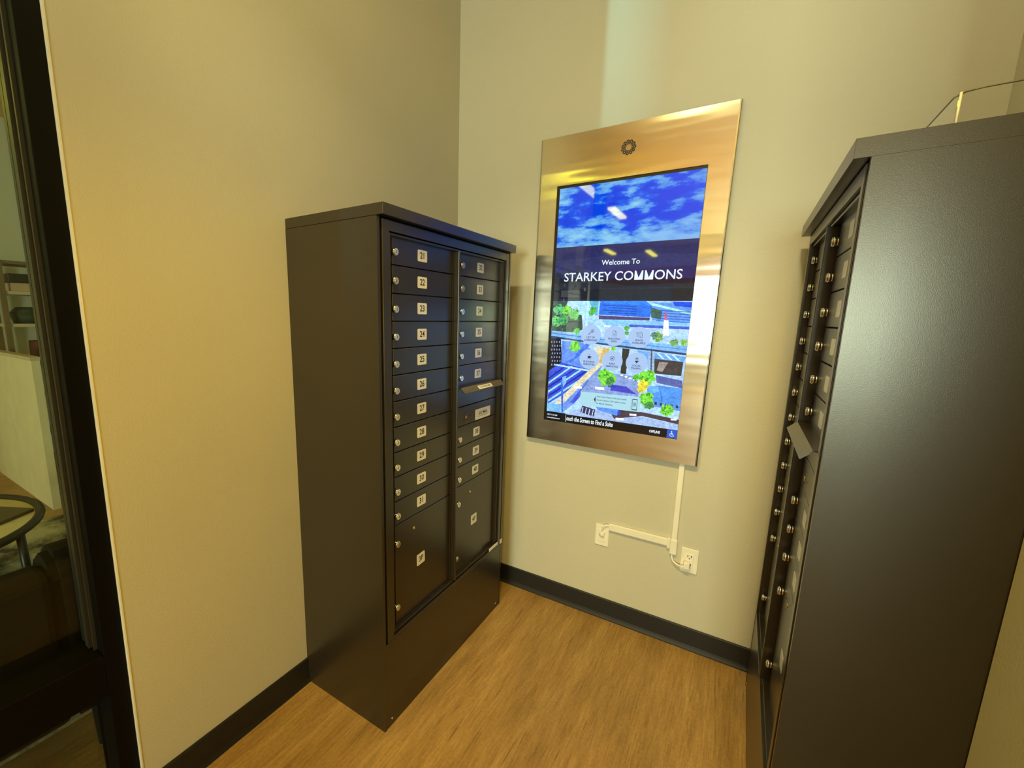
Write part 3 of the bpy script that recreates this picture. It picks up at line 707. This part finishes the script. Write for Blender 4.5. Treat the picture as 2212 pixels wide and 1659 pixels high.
def sky_mat():
    k = emit('screen_sky', (0, 0, 1), 1.0, 0.03); v = k.coord((3.2, 1, 8.5)); v2 = k.coord((1.0, 1, 1.2))
    n = k.noise(v, 2.6, 8, 0.56)
    # more cloud towards the horizon and the top of the picture
    sp = k.n('ShaderNodeSeparateXYZ'); tc = k.n('ShaderNodeTexCoord'); k.l(tc.outputs['Object'], sp.inputs[0])
    mr = k.n('ShaderNodeMapRange'); k.l(sp.outputs[2], mr.inputs[0]); mr.inputs[1].default_value = 0.24; mr.inputs[2].default_value = 0.51
    rz = k.ramp(mr.outputs[0], [(0.0, (0.16,) * 3), (0.22, (0.08,) * 3), (0.42, (0.0,) * 3), (0.62, (0.0,) * 3), (1.0, (0.06,) * 3)])
    ad = k.n('ShaderNodeMath', operation='ADD'); k.l(n, ad.inputs[0]); k.l(rz, ad.inputs[1])
    col = k.ramp(ad.outputs[0], [(0.47, lin((0, 66, 226))), (0.53, lin((10, 92, 238))), (0.575, lin((84, 156, 236))), (0.70, lin((140, 206, 244)))])
    n2 = k.noise(v2, 2.4, 2); ax = k.n('ShaderNodeMath', operation='MULTIPLY_ADD'); k.l(sp.outputs[0], ax.inputs[0]); ax.inputs[1].default_value = 0.9; k.l(n2, ax.inputs[2])
    mx = k.n('ShaderNodeMix', data_type='RGBA'); k.l(k.ramp(ax.outputs[0], [(0.5, (0, 0, 0)), (0.95, (0.45, 0.45, 0.45))]), mx.inputs['Factor'])
    k.l(col, mx.inputs['A']); mx.inputs['B'].default_value = (*lin((64, 84, 236)), 1)  # violet towards the right paints the glass's warm reflection into the sky
    k.l(mx.outputs['Result'], k.b.inputs['Emission Color']); return k.m
bm = bmesh.new(); quad(bm, 0.022, 0.997, 0.7535, 0.989, 0); obj('sky_picture', bm, sky_mat(), scr)

def attr_mat(name, strength, amt, rough=0.03):
    k = emit(name, (1, 1, 1), strength, rough); at = k.n('ShaderNodeVertexColor', layer_name='Col')
    v = k.coord((1, 1, 1.5)); n = k.noise(v, 85, 4, 0.75); n2 = k.noise(v, 24, 3, 0.7)
    mm = k.n('ShaderNodeMath', operation='MULTIPLY'); k.l(k.ramp(n, [(0.35, (1 - amt,) * 3), (0.65, (1 + amt * 0.8,) * 3)]), mm.inputs[0]); k.l(k.ramp(n2, [(0.35, (1 - amt * 0.5,) * 3), (0.65, (1 + amt * 0.4,) * 3)]), mm.inputs[1])
    mx = k.n('ShaderNodeVectorMath', operation='SCALE'); k.l(at.outputs[0], mx.inputs[0]); k.l(mm.outputs[0], mx.inputs['Scale'])
    k.l(mx.outputs[0], k.b.inputs['Emission Color']); return k.m

def paint(name, items, mat, base_k, parent, edge=None):
    """flat picture drawn as overlapping coloured patches, one thin layer after the other, inside the given v limits"""
    me_v, me_f, cols = [], [], []
    step = 0.00030 / max(1, len(items))
    for i, it in enumerate(items):
        c = (*lin(it[0]), 1)
        y = 0.004 - 0.00035 * (base_k + 1) - step * i
        if isinstance(it[1], list): pts = it[1]
        else:
            (cu, cv), r = it[1], it[2]; rnd = random.Random(i)
            pts = []
            for k in range(22):
                a = 2 * math.pi * k / 22; q = r * (0.66 + 0.52 * rnd.random()); pts.append((cu + q * math.cos(a), cv + q * math.sin(a) * SW / SH))
        if edge: pts = [(min(max(u, edge[0]), edge[1]), min(max(v, edge[2]), edge[3])) for u, v in pts]
        b = len(me_v)
        me_v += [(U0 + u * SW, y, V0 + v * SH) for u, v in pts]; me_f.append(tuple(range(b, b + len(pts)))); cols += [c] * len(pts)
        if not isinstance(it[1], list):      # leafy light and dark dabs over a tree crown
            for k in range(34):
                a = rnd.random() * 6.28; q = r * 0.85 * math.sqrt(rnd.random()); du, dv = cu + q * math.cos(a), cv + q * math.sin(a) * SW / SH
                f = rnd.choice((0.35, 0.5, 0.7, 1.25, 1.5)); cc = tuple(min(1, x * f) for x in c[:3]) + (1,)
                b = len(me_v); rr = r * (0.06 + 0.12 * rnd.random())
                P6 = [(du + rr * math.cos(k2 * 1.2566), dv + rr * math.sin(k2 * 1.2566) * SW / SH) for k2 in range(5)]
                if edge: P6 = [(min(max(u, edge[0]), edge[1]), min(max(v, edge[2]), edge[3])) for u, v in P6]
                me_v += [(U0 + u * SW, y - step * 0.5, V0 + v * SH) for u, v in P6]; me_f.append(tuple(range(b, b + 5))); cols += [cc] * 5
    me = bpy.data.meshes.new(name); me.from_pydata(me_v, [], me_f); me.update()
    ca = me.color_attributes.new('Col', 'FLOAT_COLOR', 'POINT')
    for i, c in enumerate(cols): ca.data[i].color = c
    me.materials.append(mat)
    o = bpy.data.objects.new(name, me); COL.objects.link(o); o.parent = parent; return o
paint('aerial_picture', AERIAL, attr_mat('screen_aerial', 1.32, 0.30), 0, scr, (0.021, 0.998, 0.036, 0.531))
bandm = attr_mat('screen_band', 1.0, 0.18)
paint('title_band', [((44, 48, 98), [(0.022, 0.533), (0.997, 0.531), (0.997, 0.7535), (0.022, 0.7535)]), ((52, 56, 108), [(0.022, 0.64), (0.997, 0.66), (0.997, 0.70), (0.6, 0.715), (0.022, 0.70)])] + SKYLINE, bandm, 0, scr, (0.022, 0.997, 0.5305, 0.7535))
white = emit('screen_white', lin((236, 250, 255)), 1.0).m
bm = bmesh.new(); put_text(bm, 'Welcome To', 0.0315, lambda a, b: S(0.5098 + a / SW, 0.6822 + b / SH, 2), 0, 0.0004, sx=0.97)
obj('welcome_lettering', bm, white, scr)
bm = bmesh.new()
put_text(bm, 'STARKEY COMMONS', 0.0565, lambda a, b: S(0.5095 + a / SW, 0.6275 + b / SH, 2), 0, 0.0005, sx=0.955, deep_m=True)
obj('title_lettering', bm, white, scr)
# menu buttons: six frosted discs with a pictogram and a caption
bmat = emit('screen_button', lin((174, 204, 246)), 1.0).m; cap = emit('screen_caption', lin((72, 92, 140)), 1.0).m; dark = emit('screen_pictogram', lin((44, 54, 84)), 1.0).m
def button(cu, cv, l1, l2, icon):
    bm = bmesh.new(); r = 0.0468
    V = [bm.verts.new(S(cu + r * math.cos(2 * math.pi * k / 36) / SW, cv + r * math.sin(2 * math.pi * k / 36) / SH, 1)) for k in range(36)]
    bm.faces.new(V)
    put_text(bm, l1, 0.0118, lambda a, b: S(cu + a / SW, cv + (-0.0130 + b) / SH, 2), 1, 0.0003)
    put_text(bm, l2, 0.0118, lambda a, b: S(cu + a / SW, cv + (-0.0255 + b) / SH, 2), 1, 0.0003)
    def I(x, y): return S(cu + x / SW, cv + (0.012 + y) / SH, 2)
    def poly(*p): bm.faces.new([bm.verts.new(I(x, y)) for x, y in p]).material_index = 2
    def rect(a, b, c, d): poly((a, c), (b, c), (b, d), (a, d))
    def ringi(x, y, r0, r1, n=18):
        for k in range(n):
            a, b = 2 * math.pi * k / n, 2 * math.pi * (k + 1) / n
            poly((x + r0 * math.cos(a), y + r0 * math.sin(a)), (x + r1 * math.cos(a), y + r1 * math.sin(a)), (x + r1 * math.cos(b), y + r1 * math.sin(b)), (x + r0 * math.cos(b), y + r0 * math.sin(b)))
    if icon == 0:
        ringi(0.007, 0.006, 0.0062, 0.0078); poly((0.0008, 0.0018), (0.0022, 0.0004), (-0.0110, -0.0125), (-0.0130, -0.0105)); ringi(0.007, 0.0085, 0.0, 0.0018, 8); rect(0.0042, 0.0098, 0.0024, 0.0052)
    if icon == 1:
        rect(-0.0085, -0.0073, -0.013, 0.012); rect(0.0073, 0.0085, -0.013, 0.006); rect(-0.0085, 0.0085, -0.013, -0.0118); rect(-0.0085, 0.002, 0.0108, 0.012); poly((0.002, 0.012), (0.0085, 0.006), (0.002, 0.006))
        for y in (0.0, -0.004, -0.008): rect(-0.005, 0.005, y - 0.0006, y + 0.0006)
    if icon == 2:
        rect(-0.013, 0.011, 0.0095, 0.011); rect(-0.013, 0.011, 0.003, 0.0045); rect(-0.013, -0.0118, 0.003, 0.011); rect(0.0098, 0.011, 0.003, 0.011); rect(-0.010, -0.0085, -0.012, 0.003); rect(-0.003, -0.0015, -0.012, 0.003); rect(0.004, 0.012, -0.0125, -0.011); rect(0.0115, 0.013, -0.0125, 0.004); rect(0.003, 0.0045, -0.0125, -0.003)
    if icon == 3:
        poly((-0.008, 0.003), (0.007, 0.003), (0.006, -0.005), (0.003, -0.008), (-0.004, -0.008), (-0.007, -0.005)); ringi(0.0085, -0.001, 0.0018, 0.0032, 10); rect(-0.011, 0.010, -0.0115, -0.0100); poly((-0.0015, 0.005), (0.0015, 0.008), (-0.0005, 0.013), (-0.002, 0.009))
    if icon == 4:
        ringi(0, 0, 0.0098, 0.0112, 24); poly((-0.0015, 0.0015), (0.0072, 0.0078), (0.0015, -0.0015), (-0.0072, -0.0078)); poly((-0.0072, 0.0070), (-0.001, 0.002), (0.001, 0.002), (0.0072, -0.0070), (0.001, -0.002), (-0.001, -0.002)); ringi(0, 0, 0, 0.002, 8)
    if icon == 5:
        poly((-0.0085, 0.010), (0, 0.0125), (0.0085, 0.010), (0, 0.0070)); rect(-0.0075, 0.0075, 0.0010, 0.0032); poly((-0.0090, -0.0030), (0.0090, -0.0030), (0, -0.0140))
    o = obj('menu_button', bm, [bmat, cap, dark], scr)
for i, (cu, cv, a, b) in enumerate(((0.337, 0.3918, 'LIST OF', 'COMPANIES'), (0.5115, 0.3908, 'BUILDING', 'INFO'), (0.6845, 0.3890, 'SPACE', 'AVAILABLE'), (0.3375, 0.2895, 'BUILDING', 'AMENITIES'), (0.5102, 0.2880, 'AREA', 'AMENITIES'), (0.6832, 0.2872, 'LOCAL', 'TRAFFIC'))): button(cu, cv, a, b, i)
# banner, ticker bar and accessibility key
bm = bmesh.new(); quad(bm, 0.291, 0.735, 0.0885, 0.1472, 1); quad(bm, 0.672, 0.6732, 0.094, 0.142, 3, 1)
for i, tx in enumerate(('Non-Touch Option: Use your mobile', "device's camera / QR reader to scan", 'for Mobile Directory')):
    put_text(bm, tx, 0.0105, lambda a, b, i=i: S(0.4180 + a / SW, 0.1335 - i * 0.0148 + b / SH, 2), 1, 0.0002, 'LEFT', sx=0.86)
bm.faces.new([bm.verts.new(S(u, v, 2)) for u, v in ((0.397, 0.1195), (0.411, 0.1335), (0.411, 0.1055))]).material_index = 2
quad(bm, 0.679, 0.715, 0.0935, 0.1405, 2, 2); quad(bm, 0.682, 0.712, 0.0975, 0.1375, 3, 0)
for k in range(5): quad(bm, 0.688 + k * 0.004, 0.690 + k * 0.004, 0.110, 0.126, 4, 2)
obj('info_banner', bm, [emit('screen_banner', lin((176, 226, 238)), 1.0).m, cap, dark], scr)
bm = bmesh.new(); quad(bm, 0.006, 0.998, 0.0015, 0.0350, 1); quad(bm, 0.1835, 0.1865, 0.0030, 0.0330, 2, 1)
put_text(bm, 'ouch the Screen to Find a Suite', 0.0310, lambda a, b: S(0.1900 + a / SW, 0.0195 + b / SH, 2), 1, 0.0008, 'LEFT', sx=0.575, shear=0.12)
put_text(bm, '10/17 11:10 AM', 0.0105, lambda a, b: S(0.0270 + a / SW, 0.0262 + b / SH, 2), 1, 0.0003, 'LEFT', sx=0.78)
put_text(bm, 'www.touchsource.com', 0.0100, lambda a, b: S(0.0270 + a / SW, 0.0130 + b / SH, 2), 1, 0.0003, 'LEFT', sx=0.72)
put_text(bm, 'OFFLINE', 0.0165, lambda a, b: S(0.8500 + a / SW, 0.0165 + b / SH, 2), 1, 0.0006, sx=0.72)
obj('ticker_bar', bm, [emit('screen_black', lin((18, 14, 18)), 1.0).m, white], scr)
bm = bmesh.new(); quad(bm, 0.932, 0.998, 0.0015, 0.0350, 2)
def K(x, y): return S(0.965 + x / SW, 0.0182 + y / SH, 3)
def kp(*p): bm.faces.new([bm.verts.new(K(x, y)) for x, y in p]).material_index = 1
n = 16
for k in range(4, 15):
    a, b = 2 * math.pi * k / n, 2 * math.pi * (k + 1) / n
    kp((-0.001 + 0.0062 * math.cos(a), -0.004 + 0.0062 * math.sin(a)), (-0.001 + 0.0082 * math.cos(a), -0.004 + 0.0082 * math.sin(a)), (-0.001 + 0.0082 * math.cos(b), -0.004 + 0.0082 * math.sin(b)), (-0.001 + 0.0062 * math.cos(b), -0.004 + 0.0062 * math.sin(b)))
kp(*[(-0.002 + 0.0022 * math.cos(2 * math.pi * k / 10), 0.0115 + 0.0022 * math.sin(2 * math.pi * k / 10)) for k in range(10)])
kp((-0.003, 0.0085), (-0.0008, 0.0085), (0.0, -0.001), (-0.0022, -0.001)); kp((-0.002, -0.001), (0.005, -0.001), (0.005, -0.003), (-0.002, -0.003)); kp((0.0035, -0.002), (0.0058, -0.002), (0.0092, -0.010), (0.0070, -0.010)); kp((-0.002, 0.005), (0.0045, 0.005), (0.0045, 0.0034), (-0.002, 0.0034))
obj('accessibility_key', bm, [emit('screen_blue', lin((40, 92, 208)), 1.0).m, white], scr)

# ------------------------------------------------------------------ cable raceway and wall plates under the display
YW = 0.8076
race = thing('cable_raceway', 'white plastic cable raceway running down from the display to the wall plates', 'raceway', (1.2165, YW, 0.45))
def rb(name, x0, x1, z0, z1, d=0.014, bev=0.004):
    bm = bmesh.new(); box(bm, x0 - 1.2165, x1 - 1.2165, -d, 0, z0 - 0.45, z1 - 0.45, bev=bev); return obj(name, bm, M['ivory'], race)
rb('vertical_channel', 1.2035, 1.2275, 0.512, 0.892); rb('horizontal_channel', 0.924, 1.192, 0.4850, 0.5215)
bm = bmesh.new(); box(bm, -0.0155, 0.0145, -0.017, 0, 0.0015, 0.075, bev=0.004); box(bm, -0.028, -0.0155, -0.0165, 0, 0.026, 0.076, bev=0.003); obj('tee_fitting', bm, M['ivory'], race)

def wall_plate(x0, x1, z0, z1, label, outlet):
    t = thing('wall_plate', label, 'wall plate', ((x0 + x1) / 2, YW, (z0 + z1) / 2), 0, 'wall plates under the display')
    w_, h_ = (x1 - x0) / 2, (z1 - z0) / 2
    bm = bmesh.new(); box(bm, -w_, w_, -0.006, 0, -h_, h_, bev=0.003); obj('cover', bm, M['ivory'], t)
    bm = bmesh.new(); box(bm, -w_ * 0.46, w_ * 0.46, -0.0085, -0.005, -h_ * 0.58, h_ * 0.58, bev=0.0012); obj('insert', bm, M['ivory'], t)
    for s in (-1, 1):
        bm = bmesh.new(); disc(bm, (0, 0, s * h_ * 0.80), 'y', 0.003, 0.0025, -0.0072, -0.005, 10); obj('plate_screw', bm, M['ivory'], t)
    if outlet:
        for s in (-1, 1):
            bm = bmesh.new(); zc = s * h_ * 0.34
            box(bm, -0.0085, -0.0055, -0.0088, -0.008, zc - 0.002, zc + 0.008); box(bm, 0.0055, 0.0085, -0.0088, -0.008, zc - 0.002, zc + 0.008); disc(bm, (0, 0, zc - 0.008), 'y', 0.0026, 0.0026, -0.0088, -0.008, 8)
            obj('socket', bm, M['hole'], t)
    else:
        bm = bmesh.new(); box(bm, -0.012, 0.003, -0.0090, -0.008, -0.004, 0.010); obj('jack', bm, plain('jack_grey', (0.30, 0.26, 0.14), 0.5), t)
    return t
wall_plate(0.8603, 0.9268, 0.392, 0.504, 'white data wall plate at the far end of the horizontal raceway', False)
wall_plate(1.2500, 1.3200, 0.379, 0.497, 'white power outlet wall plate below the vertical raceway', True)

def cord(label, pts, plug, r=0.0042):
    # smooth polyline through the points
    Q = []
    P_ = [Vector(p) for p in pts]
    for i in range(len(P_) - 1):
        p0, p1, p2, p3 = P_[max(i - 1, 0)], P_[i], P_[i + 1], P_[min(i + 2, len(P_) - 1)]
        for k in range(6):
            t = k / 6; Q.append(0.5 * ((2 * p1) + (p2 - p0) * t + (2 * p0 - 5 * p1 + 4 * p2 - p3) * t * t + (3 * p1 - p0 - 3 * p2 + p3) * t ** 3))
    Q.append(P_[-1])
    t = thing('cord', label, 'cord', P_[0])
    bm = bmesh.new(); tube(bm, [q - P_[0] for q in Q], r, 8); obj('cable', bm, M['ivory'], t)
    bm = bmesh.new(); e = P_[-1] - P_[0]; plug(bm, e); obj('plug', bm, [M['ivory'], M['hole']], t)
def plug_a(bm, e): box(bm, e.x - 0.010, e.x + 0.016, e.y - 0.010, e.y + 0.012, e.z - 0.012, e.z + 0.022, bev=0.004); box(bm, e.x + 0.016, e.x + 0.0175, e.y - 0.004, e.y + 0.004, e.z - 0.002, e.z + 0.006, mi=1)
def plug_b(bm, e): box(bm, e.x - 0.008, e.x + 0.012, e.y - 0.006, e.y + 0.010, e.z - 0.016, e.z + 0.004, bev=0.003)
cord('short white power cord looping from the raceway to the power outlet', [(1.2130, YW - 0.008, 0.454), (1.2135, YW - 0.010, 0.436), (1.2230, YW - 0.013, 0.418), (1.2420, YW - 0.018, 0.409), (1.2600, YW - 0.024, 0.411), (1.2745, YW - 0.022, 0.416)], plug_a)
cord('short white data cord bent from the raceway into the data plate', [(0.9260, YW - 0.011, 0.510), (0.9140, YW - 0.014, 0.511), (0.9020, YW - 0.018, 0.503), (0.8960, YW - 0.019, 0.488), (0.8940, YW - 0.017, 0.474), (0.8945, YW - 0.015, 0.466)], plug_b)

# ------------------------------------------------------------------ the lounge behind the glass
def rug_mat():
    k = Nodes('distressed_rug'); v = k.coord(); n = k.noise(v, 4.5, 6, 0.7)
    k.l(k.ramp(n, [(0.38, (0.05, 0.05, 0.035)), (0.50, (0.30, 0.29, 0.20)), (0.62, (0.52, 0.50, 0.36))]), k.b.inputs['Base Color']); k.b.inputs['Roughness'].default_value = 0.95
    k.bump(k.noise(v, 220, 2), 0.4, 0.003); return k.m
bm = bmesh.new(); box(bm, -2.80, -0.56, -2.6, 0.35, 0.0, 0.012, bev=0.003); tag(obj('rug', bm, rug_mat()), 'distressed grey and cream rug on the lounge floor behind the glass', 'rug')

# low dark sofa with its back to the window
sofa = thing('sofa', 'low dark upholstered sofa with its back to the interior window', 'sofa', (-0.30, -1.55, 0))
bm = bmesh.new(); box(bm, -0.14, 0.0, -0.62, 0.57, 0.20, 0.730, bev=0.03, seg=3); obj('backrest', bm, M['sofa'], sofa)
bm = bmesh.new(); box(bm, -0.64, -0.14, -0.60, 0.56, 0.20, 0.30, bev=0.02); obj('seat_base', bm, M['sofa'], sofa)
for y0 in (-0.60, -0.02):
    bm = bmesh.new(); box(bm, -0.645, -0.15, y0, y0 + 0.57, 0.30, 0.42, bev=0.04, seg=3); obj('seat_cushion', bm, M['sofa'], sofa)
for y0, y1 in ((-0.78, -0.62), (0.565, 0.73)):
    bm = bmesh.new()
    pts = [(0.0, 0.20), (0.0, 0.70), (-0.03, 0.775), (-0.12, 0.785), (-0.20, 0.73), (-0.30, 0.50), (-0.645, 0.42), (-0.645, 0.20)]
    A = [bm.verts.new((x, y0, z)) for x, z in pts]; B = [bm.verts.new((x, y1, z)) for x, z in pts]
    for i in range(8): bm.faces.new((A[i], A[(i + 1) % 8], B[(i + 1) % 8], B[i]))
    bm.faces.new(A); bm.faces.new(B[::-1])
    bmesh.ops.bevel(bm, geom=bm.edges[:], offset=0.022, segments=2, affect='EDGES')
    obj('armrest', bm, M['sofa'], sofa)
for x, y in ((-0.58, -0.70), (-0.58, 0.65), (-0.07, -0.70), (-0.07, 0.65)):
    bm = bmesh.new(); disc(bm, (x, y, 0.012), 'z', 0.016, 0.024, 0, 0.19, 10); obj('leg', bm, M['blackmetal'], sofa)

# round coffee table: black tube ring, glass top, four legs
tb = thing('coffee_table', 'round coffee table with a black tube ring frame standing on the rug', 'table', (-1.853, -1.195, 0.0125))
bm = bmesh.new(); tube(bm, [(0.523 * math.cos(2 * math.pi * k / 48), 0.523 * math.sin(2 * math.pi * k / 48), 0.438) for k in range(48)], 0.021, 10, closed=True); obj('ring_frame', bm, M['blackmetal'], tb)
bm = bmesh.new(); disc(bm, (0, 0, 0.430), 'z', 0.505, 0.505, 0, 0.008, 48); obj('table_top', bm, M['cream'], tb)
for k in range(4):
    a = R(45 + 90 * k); bm = bmesh.new(); tube(bm, [(0.523 * math.cos(a), 0.523 * math.sin(a), 0.43), (0.535 * math.cos(a), 0.535 * math.sin(a), 0.0)], 0.018, 8); obj('leg', bm, M['blackmetal'], tb)
bm = bmesh.new(); box(bm, -0.21, 0.21, -0.15, 0.15, 0.0, 0.018, bev=0.002); box(bm, -0.207, 0.2, -0.147, 0.147, 0.003, 0.015, mi=1)
bk = tag(obj('magazine', bm, [plain('magazine_cover', (0.10, 0.08, 0.05), 0.5), M['book']]), 'dark covered magazine lying on the round coffee table', 'magazine'); bk.location = (-1.86, -0.94, 0.4505); bk.rotation_euler = (0, 0, 0.5)

# cream counter panel, bookcase and pictures at the far side of the lounge
cp = thing('counter_panel', 'tall cream laminate counter panel beyond the coffee table', 'counter', (-2.98, -0.349, 0))
bm = bmesh.new(); box(bm, -1.5, 0, 0, 0.05, 0.0, 1.17); obj('panel', bm, M['cream'], cp)
bm = bmesh.new(); box(bm, -1.5, 0.004, -0.006, 0.06, 1.17, 1.196, bev=0.002); obj('counter_top', bm, M['shelflight'], cp)
bc = thing('bookcase', 'open wooden bookcase against the pale green lounge wall', 'bookcase', (-4.60, 0.26, 0))
for y in (-0.40, 0.36):
    for x in (-0.16, 0.16):
        bm = bmesh.new(); box(bm, x - 0.02, x + 0.02, y - 0.02, y + 0.02, 0, 2.0); obj('post', bm, M['shelfwood'], bc)
for z in (0.30, 0.66, 0.98, 1.385, 1.69, 1.97):
    bm = bmesh.new(); box(bm, -0.17, 0.17, -0.40, 0.36, z, z + 0.03); obj('shelf', bm, M['shelflight'] if 0.6 < z < 1.9 else M['shelfwood'], bc)
def sx(name, x, y, z, dx, dy, dz, mat, label, cat):
    bm = bmesh.new(); box(bm, x - dx / 2, x + dx / 2, y - dy / 2, y + dy / 2, z, z + dz, bev=min(dx, dy, dz) * 0.08)
    return tag(obj(name, bm, M[mat]), label, cat)
sx('storage_box', -4.56, 0.06, 1.80, 0.24, 0.30, 0.085, 'blackmetal', 'flat black storage box on the upper bookcase shelf', 'box')
sx('book_stack', -4.56, 0.06, 1.72, 0.22, 0.28, 0.080, 'book', 'tan book lying under the flat black box on the upper shelf', 'book')
sx('small_box', -4.50, 0.12, 1.01, 0.22, 0.20, 0.24, 'maroon', 'dark maroon box on the lower bookcase shelf', 'box')
bm = bmesh.new(); disc(bm, (0, 0, 0), 'z', 0.12, 0.15, 0, 0.10, 20); disc(bm, (0, 0, 0), 'z', 0.15, 0.09, 0.10, 0.16, 20)
o = tag(obj('basket', bm, M['planter']), 'dark green round basket on the middle bookcase shelf', 'basket'); o.location = (-4.56, 0.05, 1.415)
pa = thing('wall_picture', 'pale pink framed print on the lounge wall beside the bookcase', 'picture', (-4.9, -0.42, 1.32))
bm = bmesh.new(); box(bm, 0, 0.02, -0.18, 0.18, -0.22, 0.22); obj('picture_frame', bm, M['cream'], pa)
bm = bmesh.new(); box(bm, 0.02, 0.022, -0.15, 0.15, -0.19, 0.19); obj('print', bm, M['pinkart'], pa)
